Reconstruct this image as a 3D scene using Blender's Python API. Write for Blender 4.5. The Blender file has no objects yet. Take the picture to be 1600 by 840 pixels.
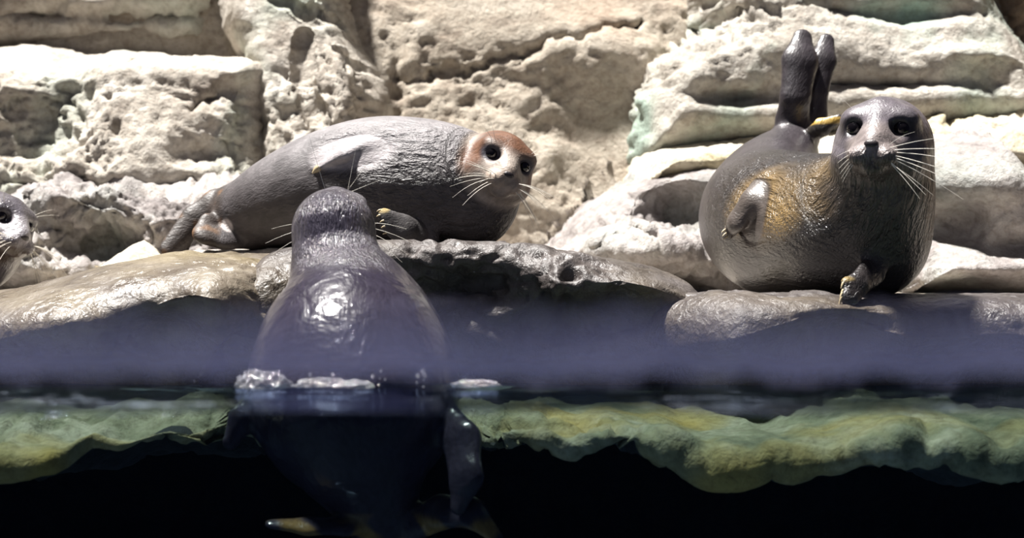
import bpy, math, random
import numpy as np
from mathutils import Vector

random.seed(7)
RNG = np.random.default_rng(7)
scene = bpy.context.scene
COL = scene.collection

# ------------------------------------------------------------------ camera
FPX = 2444.0                 # focal length in pixels of the 1600x840 frame
HC = 0.05                    # lens height above the water
HY = 570.0                   # pixel row of the horizon
cam_data = bpy.data.cameras.new('camera')
cam_data.sensor_width = 36.0
cam_data.lens = FPX * 36.0 / 1600.0
cam_data.shift_y = (HY - 420.0) / 1600.0
cam_data.clip_start = 0.05
cam_data.dof.use_dof = True
cam_data.dof.focus_distance = 4.1
cam_data.dof.aperture_fstop = 2.4
cam = bpy.data.objects.new('camera', cam_data)
cam.location = (0, 0, HC)
cam.rotation_euler = (math.pi / 2, 0, 0)
COL.objects.link(cam)
scene.camera = cam

# ------------------------------------------------------------------ light
world = bpy.data.worlds.new('world')
scene.world = world
world.use_nodes = True
bg = world.node_tree.nodes['Background']
bg.inputs[0].default_value = (0.42, 0.42, 0.80, 1)
bg.inputs[1].default_value = 0.035

SUN_FROM = Vector((-0.30, -0.05, 1.0)).normalized()
sl = bpy.data.lights.new('overhead_daylight', 'SUN')
sl.energy = 13.0
sl.angle = math.radians(5)
sl.color = (1.0, 0.965, 0.92)
so = bpy.data.objects.new('overhead_daylight', sl)
so.rotation_euler = SUN_FROM.to_track_quat('Z', 'Y').to_euler()
so.location = (-1, 0, 5)
COL.objects.link(so)

ll = bpy.data.lights.new('ceiling_lamp', 'POINT')      # lamp in the roof over the pool edge, out of the frame
ll.energy = 45
ll.shadow_soft_size = 0.03
ll.color = (0.93, 0.92, 1.0)
lo_ = bpy.data.objects.new('ceiling_lamp', ll)
lo_.location = (-0.55, 1.3, 3.4)
COL.objects.link(lo_)

vs = scene.view_settings
vs.view_transform = 'Standard'
vs.look = 'None'
vs.gamma = 1.0
vs.use_curve_mapping = False
vs.exposure = 0.15


# ------------------------------------------------------------------ helpers
def P(px, py, Y):
    """pixel of the photograph at distance Y -> place in metres"""
    return np.array([(px - 800.0) / FPX * Y, Y, HC + (HY - py) / FPX * Y])


def R_(rpx, Y):
    return rpx / FPX * Y


def unit(v):
    v = np.asarray(v, float)
    return v / np.linalg.norm(v)


_perm = RNG.permutation(256)
_perm = np.concatenate([_perm, _perm, _perm])
_g = RNG.normal(size=(256, 3))
_g = (_g / np.linalg.norm(_g, axis=1)[:, None]).astype(np.float32)


def perlin(p):
    p = np.asarray(p, np.float32)
    i = np.floor(p).astype(np.int64)
    f = p - i
    i &= 255
    u = f * f * f * (f * (f * 6 - 15) + 10)
    out = 0
    for dx in (0, 1):
        wx = u[:, 0] if dx else 1 - u[:, 0]
        a = _perm[i[:, 0] + dx]
        for dy in (0, 1):
            wy = u[:, 1] if dy else 1 - u[:, 1]
            b = _perm[a + i[:, 1] + dy]
            for dz in (0, 1):
                wz = u[:, 2] if dz else 1 - u[:, 2]
                g = _g[_perm[b + i[:, 2] + dz] & 255]
                d = g[:, 0] * (f[:, 0] - dx) + g[:, 1] * (f[:, 1] - dy) + g[:, 2] * (f[:, 2] - dz)
                out = out + wx * wy * wz * d
    return out * 1.6


def make_mesh(name, verts, faces, mat=None, smooth=True):
    verts = np.asarray(verts, np.float32)
    faces = np.asarray(faces, np.int32)
    me = bpy.data.meshes.new(name)
    n, k = faces.shape
    me.vertices.add(len(verts))
    me.vertices.foreach_set('co', verts.ravel())
    me.loops.add(n * k)
    me.loops.foreach_set('vertex_index', faces.ravel())
    me.polygons.add(n)
    me.polygons.foreach_set('loop_start', np.arange(0, n * k, k, dtype=np.int32))
    me.polygons.foreach_set('loop_total', np.full(n, k, np.int32))
    if smooth:
        me.polygons.foreach_set('use_smooth', np.ones(n, bool))
    me.update(calc_edges=True)
    me.validate()
    if mat:
        me.materials.append(mat)
    return me


def link(name, me, parent=None, loc=None):
    o = bpy.data.objects.new(name, me)
    COL.objects.link(o)
    if parent is not None:
        o.parent = parent
    if loc is not None:
        o.location = loc
    return o


def tag(o, label=None, cat=None, group=None, kind=None):
    if label:
        o['label'] = label
    if cat:
        o['category'] = cat
    if group:
        o['group'] = group
    if kind:
        o['kind'] = kind
    return o


def vert_normals(v, f):
    a = v[f[:, 2]] - v[f[:, 0]]
    b = v[f[:, 3]] - v[f[:, 1]]
    fn = np.cross(a, b)
    n = np.zeros_like(v)
    for k in range(4):
        for c in range(3):
            n[:, c] += np.bincount(f[:, k], fn[:, c], len(v))
    return n / (np.linalg.norm(n, axis=1)[:, None] + 1e-9)


def compact(v, f):
    used = np.zeros(len(v), bool)
    used[f.ravel()] = True
    m = np.cumsum(used) - 1
    return v[used], m[f]


# ------------------------------------------------------------------ materials
class NT:
    def __init__(self, name):
        self.m = bpy.data.materials.new(name)
        self.m.use_nodes = True
        self.t = self.m.node_tree
        self.t.nodes.clear()
        self.out = self.n('ShaderNodeOutputMaterial')

    def n(self, typ, **kw):
        nd = self.t.nodes.new(typ)
        for k, v in kw.items():
            if k.startswith('i_'):
                key = k[2:]
                key = int(key) if key.isdigit() else key.replace('_', ' ')
                if isinstance(v, bpy.types.NodeSocket):
                    self.t.links.new(v, nd.inputs[key])
                else:
                    nd.inputs[key].default_value = v
            else:
                setattr(nd, k, v)
        return nd

    def l(self, a, b):
        self.t.links.new(a, b)

    def coords(self, scale=(1, 1, 1), attr=None):
        if attr:
            src = self.n('ShaderNodeAttribute', attribute_name=attr).outputs['Vector']
        else:
            src = self.n('ShaderNodeTexCoord').outputs['Object']
        mp = self.n('ShaderNodeMapping')
        self.l(src, mp.inputs['Vector'])
        mp.inputs['Scale'].default_value = scale
        return mp.outputs[0]

    def noise(self, vec, scale, detail=4, rough=0.55, dist=0.0):
        nd = self.n('ShaderNodeTexNoise')
        self.l(vec, nd.inputs['Vector'])
        nd.inputs['Scale'].default_value = scale
        nd.inputs['Detail'].default_value = detail
        nd.inputs['Roughness'].default_value = rough
        nd.inputs['Distortion'].default_value = dist
        return nd.outputs['Fac']

    def ramp(self, fac, stops):
        nd = self.n('ShaderNodeValToRGB')
        self.l(fac, nd.inputs[0])
        el = nd.color_ramp.elements
        while len(el) < len(stops):
            el.new(0.5)
        for e, (p, c) in zip(el, stops):
            e.position = p
            e.color = c if len(c) == 4 else (*c, 1)
        return nd.outputs[0]

    def mix(self, fac, a, b, mode='MIX'):
        nd = self.n('ShaderNodeMix', data_type='RGBA', blend_type=mode)
        for key, v in ((0, fac), (6, a), (7, b)):
            if isinstance(v, bpy.types.NodeSocket):
                self.l(v, nd.inputs[key])
            else:
                nd.inputs[key].default_value = v if key == 0 else (*v, 1)[:4]
        return nd.outputs[2]

    def math(self, op, a, b=None, clamp=False):
        nd = self.n('ShaderNodeMath', operation=op, use_clamp=clamp)
        for k, v in ((0, a), (1, b)):
            if v is None:
                continue
            if isinstance(v, bpy.types.NodeSocket):
                self.l(v, nd.inputs[k])
            else:
                nd.inputs[k].default_value = v
        return nd.outputs[0]

    def bump(self, h, strength, dist, normal=None):
        nd = self.n('ShaderNodeBump')
        self.l(h, nd.inputs['Height'])
        nd.inputs['Strength'].default_value = strength
        nd.inputs['Distance'].default_value = dist
        if normal is not None:
            self.l(normal, nd.inputs['Normal'])
        return nd.outputs[0]

    def surface(self, sock):
        self.l(sock, self.out.inputs['Surface'])
        return self.m


def rock_material(name, c_dark, c_mid, c_light, tint=None, tint_amount=0.5, rough=0.85, rough2=0.95, spec=0.3, bump=0.55, seed=0.0, fine=60):
    t = NT(name)
    co = t.coords()
    w = t.n('ShaderNodeVectorMath', operation='ADD')
    t.l(co, w.inputs[0])
    w.inputs[1].default_value = (seed, seed * 1.7, seed * 0.6)
    co = w.outputs[0]
    base = t.ramp(t.noise(co, 5.0, 6, 0.65, 0.6), [(0.30, c_dark), (0.5, c_mid), (0.70, c_light)])
    if tint:
        msk = t.ramp(t.noise(co, 2.2, 3, 0.5, 0.3), [(0.50, (0, 0, 0)), (0.66, (tint_amount,) * 3)])
        base = t.mix(msk, base, tint)
    speck = t.ramp(t.noise(co, 38.0, 4, 0.7), [(0.32, (0.62, 0.58, 0.55)), (0.55, (1, 1, 1))])
    base = t.mix(0.8, base, speck, 'MULTIPLY')
    b = t.n('ShaderNodeBsdfPrincipled')
    t.l(base, b.inputs['Base Color'])
    rr = t.ramp(t.noise(co, 7.0, 3), [(0.35, (rough,) * 3), (0.65, (rough2,) * 3)])
    t.l(rr, b.inputs['Roughness'])
    b.inputs['Specular IOR Level'].default_value = spec
    h1 = t.noise(co, fine, 5, 0.6, 0.4)
    h2 = t.noise(co, fine * 3.0, 3, 0.6)
    n1 = t.bump(h1, bump, 0.020)
    n2 = t.bump(h2, bump * 0.7, 0.004, n1)
    t.l(n2, b.inputs['Normal'])
    return t.surface(b.outputs[0])


M_WALL = rock_material('pale_rock_wall', (0.30, 0.25, 0.20), (0.44, 0.39, 0.32), (0.52, 0.47, 0.40), (0.36, 0.27, 0.20), 0.5, seed=1.0)
M_BLOCK = rock_material('pale_grey_rock', (0.30, 0.26, 0.22), (0.50, 0.46, 0.40), (0.62, 0.58, 0.52), (0.40, 0.48, 0.41), 0.55, seed=4.0)
M_GREEN = rock_material('green_tinged_rock', (0.30, 0.27, 0.23), (0.46, 0.43, 0.38), (0.58, 0.56, 0.50), (0.33, 0.46, 0.39), 0.75, seed=9.0)
M_BROWN = rock_material('brown_rock', (0.26, 0.18, 0.13), (0.38, 0.29, 0.22), (0.50, 0.41, 0.33), None, seed=12.0)
M_BOULDER = rock_material('damp_boulder_rock', (0.16, 0.14, 0.135), (0.32, 0.295, 0.285), (0.47, 0.44, 0.41), (0.30, 0.38, 0.33), 0.4, rough=0.6, rough2=0.9, spec=0.4, seed=15.0)
M_CREAM = rock_material('cream_rock', (0.50, 0.44, 0.33), (0.64, 0.59, 0.48), (0.72, 0.68, 0.58), (0.55, 0.47, 0.25), 0.6, seed=18.0)
M_WET = rock_material('wet_ledge_rock', (0.040, 0.034, 0.033), (0.075, 0.065, 0.062), (0.12, 0.105, 0.10), (0.11, 0.085, 0.05), 0.5, rough=0.30, rough2=0.55, spec=0.55, bump=0.5, seed=21.0, fine=45)
M_WETTAN = rock_material('wet_tan_ledge_rock', (0.075, 0.06, 0.05), (0.15, 0.125, 0.095), (0.22, 0.19, 0.145), (0.20, 0.16, 0.085), 0.6, rough=0.22, rough2=0.50, spec=0.6, bump=0.42, seed=24.0, fine=40)
M_FLOOR = rock_material('wet_pale_ground', (0.30, 0.27, 0.24), (0.42, 0.38, 0.34), (0.55, 0.51, 0.45), (0.50, 0.42, 0.27), 0.5, rough=0.25, rough2=0.7, spec=0.5, seed=27.0)
M_SHELF = rock_material('algae_covered_rock', (0.07, 0.08, 0.05), (0.20, 0.20, 0.13), (0.38, 0.36, 0.27), (0.36, 0.26, 0.07), 0.8, seed=30.0, fine=35)

M_BED_SHADE = rock_material('shade_dark_pool_bed', (0.008, 0.010, 0.012), (0.014, 0.018, 0.02), (0.022, 0.026, 0.028), seed=33.0)  # near-black colour carries the deep shade below the shelf


# ------------------------------------------------------------------ rocks
def rock_noise(v, amp, seed, freq=1.0, aniso=1.5):
    """lumpy cast-rock relief: rounded scallops with sharp creases"""
    q = v * freq + seed * 13.7
    w = np.stack([perlin(q * 3.1), perlin(q * 3.1 + 41.0), perlin(q * 3.1 + 87.0)], 1)
    big = perlin(q * 2.3 + 5.0) * 2.2
    sh = q.copy()
    sh[:, 2] = q[:, 2] * aniso + 0.35 * q[:, 0]
    mid = perlin(sh * 7.0 + w * 0.8) * 1.3
    n2_ = perlin(sh * 17.0 + w * 1.4 + 19.0)
    sm = 0.55 * n2_ * 1.5 + 0.45 * (0.5 - np.abs(n2_) * 2.2)
    patch = np.clip(perlin(q * 1.9 + 61.0) * 2.4 + 0.8, 0.30, 1.5)
    n3_ = perlin(sh * 38.0 + w * 2.2 + 7.0)
    fi = 0.6 * n3_ * 1.5 + 0.4 * (0.4 - np.abs(n3_) * 2.0)
    return amp * (big * 1.0 + mid * 0.9 * patch + sm * 0.85 * patch + fi * 0.50 * patch)


def seg_dist(px, pz, a, b):
    ax, az = a
    dx, dz = b[0] - ax, b[1] - az
    t = np.clip(((px - ax) * dx + (pz - az) * dz) / (dx * dx + dz * dz + 1e-12), 0, 1)
    return np.hypot(px - ax - t * dx, pz - az - t * dz)


def relief(name, poly, yback, T, w, mat, lean=0.2, amp=0.022, seed=1.0, res=0.009, bumps=(), cracks=(), parent=None, power=2.0, freq=1.0, rim_share=0.45):
    """a rock mass: outline in pixels, real thickness T in front of yback, rounded over a rim w, then carved"""
    yf = yback - T
    yo = yf + rim_share * T          # the outline is seen about here
    pts = [tuple(P(x, y, yo)[[0, 2]]) for x, y in poly]
    xs = np.array([p[0] for p in pts])
    zs = np.array([p[1] for p in pts])
    x = np.arange(xs.min(), xs.max() + res, res)
    z = np.arange(zs.min(), zs.max() + res, res)
    X, Z = np.meshgrid(x, z, indexing='ij')
    d = np.full(X.shape, 9.0)
    ins = np.zeros(X.shape, bool)
    n = len(pts)
    for i in range(n):
        a, b = pts[i], pts[(i + 1) % n]
        d = np.minimum(d, seg_dist(X, Z, a, b))
        cond = (a[1] > Z) != (b[1] > Z)
        xc = (b[0] - a[0]) * (Z - a[1]) / (b[1] - a[1] + 1e-12) + a[0]
        ins ^= cond & (X < xc)
    s = np.clip(d / w, 0, 1)
    prof = (1 - (1 - s) ** power) ** (1.0 / power)
    zm = 0.5 * (zs.min() + zs.max())
    Y = yback - T * prof + lean * (Z - zm)
    for bx, by, rx, ry, dy in bumps:
        c = P(bx, by, yf)
        Y = Y - dy * np.exp(-((X - c[0]) / R_(rx, yf)) ** 2 - ((Z - c[2]) / R_(ry, yf)) ** 2)
    for line, wid, dep in cracks:
        lp = [tuple(P(a, b, yf)[[0, 2]]) for a, b in line]
        dd = np.full(X.shape, 9.0)
        wob = 0.012 * np.sin(X * 31) + 0.008 * np.sin(X * 77 + Z * 40)
        for i in range(len(lp) - 1):
            dd = np.minimum(dd, seg_dist(X, Z + wob, lp[i], lp[i + 1]))
        Y = Y + dep * np.exp(-(dd / wid) ** 2)
    nx, nz = X.shape
    idx = np.arange(nx * nz).reshape(nx, nz)
    f = np.stack([idx[:-1, :-1], idx[1:, :-1], idx[1:, 1:], idx[:-1, 1:]], -1)
    keep = ins[:-1, :-1] | ins[1:, 1:] | ins[1:, :-1] | ins[:-1, 1:]
    f = f[keep].reshape(-1, 4)
    v = np.stack([X.ravel(), Y.ravel(), Z.ravel()], 1)
    v, f = compact(v, f)
    nrm = vert_normals(v, f)
    v = v + nrm * rock_noise(v, amp, seed, freq)[:, None]
    c = np.array([xs.mean(), yf, zs.min()])
    if parent is not None:
        return link(name, make_mesh(name, v - c, f, mat), parent, tuple(c - np.array(parent.location)))
    return link(name, make_mesh(name, v - c, f, mat), None, tuple(c))


wall = relief('wall_back', [(-900, -420), (2500, -420), (2500, 480), (-900, 480)], 6.3, 0.3, 0.1, M_WALL, lean=0.30, amp=0.013, seed=2.0, res=0.013,
              cracks=[([(620, 135), (700, 120), (770, 105), (850, 78), (930, 60), (1000, 40)], 0.012, 0.05), ([(620, 150), (640, 320), (660, 400)], 0.03, 0.03)],
              bumps=[(900, 300, 60, 120, -0.05), (800, 60, 220, 70, 0.05), (760, 300, 160, 90, 0.05), (960, 90, 90, 60, 0.06)])
tag(wall, kind='structure')
wall['label'] = 'pale beige recessed rock wall behind the seals with a slanting crack'

relief('rock_block', [(-350, 42), (60, 45), (150, 58), (300, 50), (400, 52), (462, 70), (474, 130), (474, 200), (470, 262), (470, 380), (300, 390), (100, 390), (-350, 390)],
       6.3, 0.85, 0.24, M_BLOCK, lean=0.45, seed=3.0, parent=wall, amp=0.024,
       bumps=[(420, 98, 60, 22, 0.08), (405, 175, 60, 45, -0.06), (55, 200, 45, 60, -0.11), (20, 130, 60, 40, 0.04), (200, 230, 120, 60, 0.05), (330, 240, 50, 18, -0.07), (250, 100, 120, 30, 0.04)],
       cracks=[([(190, 90), (235, 80)], 0.012, 0.05), ([(300, 170), (330, 150), (350, 128)], 0.02, 0.04)])
relief('rock_block', [(-350, -420), (335, -420), (350, 15), (345, 90), (160, 95), (0, 95), (-350, 95)], 6.5, 0.55, 0.12, M_BLOCK, lean=0.10, seed=4.0, parent=wall, amp=0.030,
       bumps=[(220, 24, 90, 14, -0.12), (60, 26, 50, 12, -0.10), (130, 12, 30, 20, 0.06), (300, 5, 40, 30, 0.06)], res=0.012)
relief('rock_block', [(320, -420), (545, -420), (565, 20), (594, 80), (614, 130), (624, 180), (618, 250), (612, 400), (420, 400), (400, 200), (380, 110), (345, 60), (335, 20)],
       6.4, 0.68, 0.16, M_BLOCK, lean=0.40, seed=5.0, parent=wall, amp=0.022,
       cracks=[([(430, 0), (500, 20), (560, 45)], 0.012, 0.05), ([(535, 88), (590, 105)], 0.012, 0.05), ([(478, 60), (482, 150), (504, 190)], 0.02, 0.05)],
       bumps=[(575, 250, 24, 80, -0.06), (520, 230, 40, 80, 0.03)])
relief('rock_block', [(1072, -420), (1540, -420), (1548, 20), (1585, 70), (1610, 112), (1610, 260), (1400, 260), (1200, 270), (1130, 270), (1060, 280), (985, 300), (968, 260), (975, 180), (1000, 110), (1040, 72), (1080, 50)],
       6.4, 0.75, 0.20, M_GREEN, lean=0.36, seed=6.0, parent=wall, amp=0.024,
       bumps=[(1150, 168, 75, 16, -0.10), (1340, 146, 120, 14, -0.10), (1060, 110, 50, 50, 0.05), (1250, 90, 120, 30, 0.05), (1400, 28, 120, 14, -0.07), (1500, 100, 60, 20, 0.05)],
       cracks=[([(1075, 42), (1110, 32), (1180, 12), (1240, -5)], 0.012, 0.06)])
relief('rock_block', [(1530, -420), (2400, -420), (2400, 200), (1640, 180), (1590, 70), (1555, 25)], 6.4, 0.62, 0.14, M_BROWN, lean=0.3, seed=7.0, parent=wall, res=0.012)
relief('rock_slab', [(1275, 300), (1290, 176), (1400, 154), (1480, 150), (1600, 124), (2400, 105), (2400, 300)],
       6.25, 0.85, 0.16, M_CREAM, lean=0.9, seed=8.0, parent=wall, amp=0.016, cracks=[([(1490, 182), (1540, 170), (1600, 150)], 0.02, 0.08)])
relief('rock_slab', [(1425, 320), (1428, 200), (1500, 190), (1600, 165), (2400, 150), (2400, 320)],
       6.15, 0.92, 0.14, M_CREAM, lean=0.8, seed=9.0, parent=wall, amp=0.014)
relief('rock_slab', [(965, 330), (985, 232), (1010, 212), (1060, 204), (1200, 196), (1340, 190), (1340, 330)],
       6.2, 0.90, 0.14, M_CREAM, lean=0.8, seed=10.0, parent=wall, amp=0.013)

tag(relief('boulder', [(820, 420), (870, 350), (915, 298), (955, 262), (1005, 240), (1060, 226), (1110, 226), (1260, 238), (1270, 520), (1100, 520), (940, 490)],
           5.88, 0.90, 0.30, M_BOULDER, lean=0.5, seed=11.0, amp=0.022, res=0.007,
           bumps=[(1070, 318, 75, 38, -0.30), (1080, 262, 90, 18, 0.06), (960, 330, 60, 40, 0.04), (980, 400, 120, 40, 0.12)],
           cracks=[([(880, 400), (940, 380), (1030, 372)], 0.015, 0.03)]),
    'damp grey boulder with a dark hollow, left of the upright fat seal', 'boulder')
tag(relief('boulder', [(1352, 212), (1400, 205), (1500, 192), (1560, 180), (1576, 205), (1600, 250), (1636, 300), (1660, 500), (1352, 500)],
           5.7, 0.90, 0.20, M_BOULDER, lean=0.35, seed=12.0, amp=0.024, res=0.007,
           bumps=[(1480, 235, 50, 30, -0.07), (1500, 345, 50, 30, -0.16), (1560, 290, 60, 30, 0.06), (1590, 385, 60, 22, -0.10), (1500, 430, 120, 25, 0.10)]),
    'pitted pale boulder right behind the upright fat seal', 'boulder')
tag(relief('boulder', [(1572, 225), (1620, 190), (2300, 150), (2300, 520), (1640, 500), (1615, 330), (1590, 265)],
           5.75, 0.75, 0.20, M_BROWN, lean=0.3, seed=13.0, amp=0.022, res=0.011),
    'brown boulder at the pool wall beside the pitted pale boulder', 'boulder')
tag(relief('boulder', [(-350, 300), (0, 290), (60, 268), (130, 246), (200, 248), (300, 256), (400, 270), (420, 330), (410, 460), (300, 470), (-350, 520)],
           5.75, 0.75, 0.24, M_BOULDER, lean=0.55, seed=14.0, amp=0.025, res=0.007,
           bumps=[(120, 378, 55, 38, -0.26), (60, 335, 35, 30, -0.12), (190, 366, 25, 35, -0.10), (230, 280, 120, 18, 0.07), (60, 300, 50, 14, 0.06), (280, 370, 40, 30, -0.08), (60, 420, 80, 15, 0.06)],
           cracks=[([(0, 300), (60, 286), (150, 266)], 0.01, 0.03)]),
    'rugged pale boulder with a shadowed undercut behind the lying seal\'s hind flippers', 'boulder')
tag(relief('rock_mound', [(40, 490), (110, 430), (160, 400), (198, 378), (218, 371), (242, 390), (280, 420), (310, 490)],
           5.2, 0.42, 0.16, M_CREAM, lean=0.3, seed=15.0, amp=0.010, res=0.007),
    'small bright cream rock mound beside the tip of a hind flipper', 'rock')


def crest_fn(pts, Y):
    xs = np.array([P(a, b, Y)[0] for a, b in pts])
    zs = np.array([P(a, b, Y)[2] for a, b in pts])

    def fn(x):
        # smoothed piecewise line
        o = 0
        for k, wgt in ((-0.05, 0.2), (-0.025, 0.2), (0, 0.2), (0.025, 0.2), (0.05, 0.2)):
            o = o + wgt * np.interp(x + k, xs, zs)
        return o
    return fn


# ground behind the ledge
gx = np.arange(-3.2, 3.2, 0.014)
gt = np.linspace(0, 1, 150)


def floor_front(x):
    return np.interp(x, [P(380, 0, 4.3)[0], P(500, 0, 4.3)[0], P(1000, 0, 4.3)[0], P(1120, 0, 4.3)[0]], [4.45, 4.27, 4.27, 4.17])


gy0 = floor_front(gx)
GX = np.repeat(gx[:, None], len(gt), 1)
GY = gy0[:, None] + (6.4 - gy0[:, None]) * gt[None, :]
g_crest = crest_fn([(-900, 470), (0, 462), (80, 455), (150, 436), (220, 412), (280, 399), (420, 396), (600, 390), (800, 389), (900, 400), (1000, 420), (1080, 452), (1150, 460), (2400, 460)], 4.25)


def ground_z(x, y):
    under_seal = np.clip((x + 1.10) / 0.12, 0, 1) * np.clip((0.10 - x) / 0.12, 0, 1) * np.clip((y - floor_front(x) - 0.01) / 0.07, 0, 1)
    return g_crest(x) - 0.012 + 0.085 * np.clip(y - 4.45, 0, 9) + (0.024 + 0.018 * np.clip((-0.30 - x) / 0.12, 0, 1)) * under_seal - 0.04 * np.clip(1 - (y - floor_front(x)) / 0.05, 0, 1)


GZ = ground_z(GX, GY)
ii = np.arange(GX.size).reshape(GX.shape)
gf = np.stack([ii[:-1, :-1], ii[1:, :-1], ii[1:, 1:], ii[:-1, 1:]], -1).reshape(-1, 4)
gv = np.stack([GX.ravel(), GY.ravel(), GZ.ravel()], 1)
gv[:, 2] += rock_noise(gv, 0.006, 17.0)
floor = link('floor', make_mesh('floor', gv, gf, M_FLOOR))
tag(floor, kind='structure')


def ledge(name, pts, yf, yc, x0, x1, mat, seed, n_exp=2.6, z_low=0.22, amp=0.020, bumps=(), res=0.008, back=0.5, under=0.20, taper=None):
    """a lobe of the haul-out ledge: its crest line in pixels, swept profile from under water over the crest to the ground behind"""
    fn = crest_fn(pts, yc)
    xa, xb = P(x0, 0, yc)[0], P(x1, 0, yc)[0]
    x = np.arange(xa, xb, res)
    zc = fn(x)
    zb = (z_low + 0.10 * np.sin(x * 5.3 + seed) + 0.07 * np.sin(x * 12.7 + seed * 3)) * np.clip(zc, 0.02, 9)
    ph = np.linspace(0, math.pi / 2, 60)
    lowt = np.linspace(0, 1, 26)[:-1]
    bt = np.linspace(0, 1, 34)[1:]
    rows = []
    wob = 0.05 * np.sin(x * 2.7 + seed) + 0.03 * np.sin(x * 6.1 + seed * 2)
    yfx = yf + wob
    if taper:
        ta, tb = P(taper[0], 0, yc)[0], P(taper[1], 0, yc)[0]
        u = np.clip((tb - x) / (tb - ta), 0, 1)
        yfx = np.minimum(yfx + taper[2] * u * u * (3 - 2 * u), yc - 0.03)
    for t in lowt:
        rows.append((yfx + under * (1 - t ** 1.6), -0.11 + (zb + 0.11) * t))
    for p in ph:
        rows.append((yc - (yc - yfx) * np.cos(p) ** (2 / n_exp), zb + (zc - zb) * np.sin(p) ** (2 / n_exp)))
    for t in bt:
        rows.append((yc + back * t + 0 * x, zc - 0.30 * t ** 2))
    Yg = np.stack([r[0] for r in rows], 1)
    Zg = np.stack([r[1] for r in rows], 1)
    Xg = np.repeat(x[:, None], Yg.shape[1], 1)
    for bx, by, rx, ry, dy in bumps:
        c = P(bx, by, yf)
        Yg = Yg - dy * np.exp(-((Xg - c[0]) / R_(rx, yf)) ** 2 - ((Zg - c[2]) / R_(ry, yf)) ** 2) * (Yg < yc + 0.02)
    i2 = np.arange(Xg.size).reshape(Xg.shape)
    f = np.stack([i2[:-1, :-1], i2[1:, :-1], i2[1:, 1:], i2[:-1, 1:]], -1).reshape(-1, 4)
    v = np.stack([Xg.ravel(), Yg.ravel(), Zg.ravel()], 1)
    n = vert_normals(v, f)
    damp = np.clip((yc + 0.06 - v[:, 1]) / 0.12, 0.15, 1)
    v = v + n * (rock_noise(v, amp, seed, 0.8, 1.3) * damp)[:, None]
    c = np.array([v[:, 0].mean(), yf, -0.11])
    return link(name, make_mesh(name, v - c, f, mat), None, tuple(c))


tag(ledge('rock_ledge', [(-900, 474), (0, 464), (60, 459), (130, 442), (200, 416), (260, 400), (330, 395), (420, 394), (470, 400), (520, 440), (560, 520), (600, 640)],
          3.86, 4.40, -500, 590, M_WETTAN, 31.0, n_exp=2.2, z_low=0.42, amp=0.015,
          bumps=[(330, 480, 40, 60, 0.06), (420, 480, 60, 70, -0.10), (220, 520, 70, 40, -0.05), (100, 500, 60, 30, 0.03)]),
    'wet tan rock ledge sloping to the water in front of the violet-grey seal', 'rock ledge')
tag(ledge('rock_ledge', [(330, 640), (400, 430), (440, 400), (470, 393), (600, 384), (700, 381), (800, 383), (870, 388), (950, 401), (1010, 416), (1060, 438), (1100, 464), (1130, 540), (1170, 640)],
          3.95, 4.22, 340, 1170, M_WET, 33.0, n_exp=3.0, z_low=0.50, amp=0.020,
          bumps=[(730, 450, 90, 40, -0.13), (860, 440, 35, 40, 0.07), (980, 440, 80, 30, 0.05), (950, 500, 120, 30, -0.12), (620, 470, 50, 60, -0.05)]),
    'dark wet rock ledge with an overhanging brow under the lying seal', 'rock ledge')
tag(ledge('rock_ledge', [(880, 480), (1000, 468), (1050, 461), (1090, 457), (1140, 453), (1300, 456), (1450, 457), (1600, 456), (2400, 456)],
          3.84, 4.12, 955, 2250, M_WET, 35.0, n_exp=2.8, z_low=0.50, amp=0.014, taper=(960, 1140, 0.34),
          bumps=[(1060, 500, 40, 30, 0.03), (1350, 510, 90, 30, -0.04)]),
    'low dark wet rock ledge under the upright fat seal', 'rock ledge')

# submerged shelf and the pool bed under it
sx = np.arange(-2.6, 2.6, 0.010)


def lipy(px):
    return np.interp(px, [-600, 0, 110, 150, 340, 390, 720, 760, 1040, 1090, 1150, 1200, 1400, 1600, 2300],
                     [715, 718, 708, 668, 666, 665, 668, 676, 672, 708, 722, 694, 690, 704, 704])


def lipd(px):
    return np.interp(px, [-600, 100, 150, 320, 370, 440, 690, 740, 800, 1600, 2300], [3.32, 3.34, 3.45, 3.5, 3.9, 3.98, 3.98, 3.75, 3.45, 3.35, 3.3])


spx = sx / 3.45 * FPX + 800
LD = lipd(spx)
LZ = HC + (HY - lipy(spx)) / FPX * LD
LZ = LZ + 0.03 * perlin(np.stack([sx * 4, 0 * sx, 0 * sx], 1)) + 0.02 * perlin(np.stack([sx * 11, 0 * sx, 0 * sx + 5], 1))
rows = []
for t in np.linspace(0, 1, 70):
    s = t
    yy = 4.35 * (1 - s) + LD * s
    zz = -0.045 * (1 - s) + LZ * s + 0.035 * np.sin(math.pi * s)
    rows.append((yy, zz))
for t in np.linspace(0, 1, 16)[1:]:
    a = t * math.pi
    rows.append((LD - 0.022 * math.sin(a), LZ - 0.022 * (1 - math.cos(a))))
for t in np.linspace(0, 1, 60)[1:]:
    rows.append((LD + (4.75 - LD) * min(1.0, t * 1.6) ** 0.8, LZ - 0.044 - 0.10 * t + (-1.1 - LZ) * max(0, (t - 0.45) / 0.55)))
N_TOP = 85
SY = np.stack([r[0] for r in rows], 1)
SZ = np.stack([r[1] for r in rows], 1)
SX = np.repeat(sx[:, None], SY.shape[1], 1)
i2 = np.arange(SX.size).reshape(SX.shape)
sf = np.stack([i2[:-1, :-1], i2[:-1, 1:], i2[1:, 1:], i2[1:, :-1]], -1).reshape(-1, 4)[:, ::-1]
sv = np.stack([SX.ravel(), SY.ravel(), SZ.ravel()], 1)
sn = vert_normals(sv, sf)
if sn[SX.shape[1] * 100 + 30, 2] < 0:
    sf = sf[:, ::-1]
    sn = -sn
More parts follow.
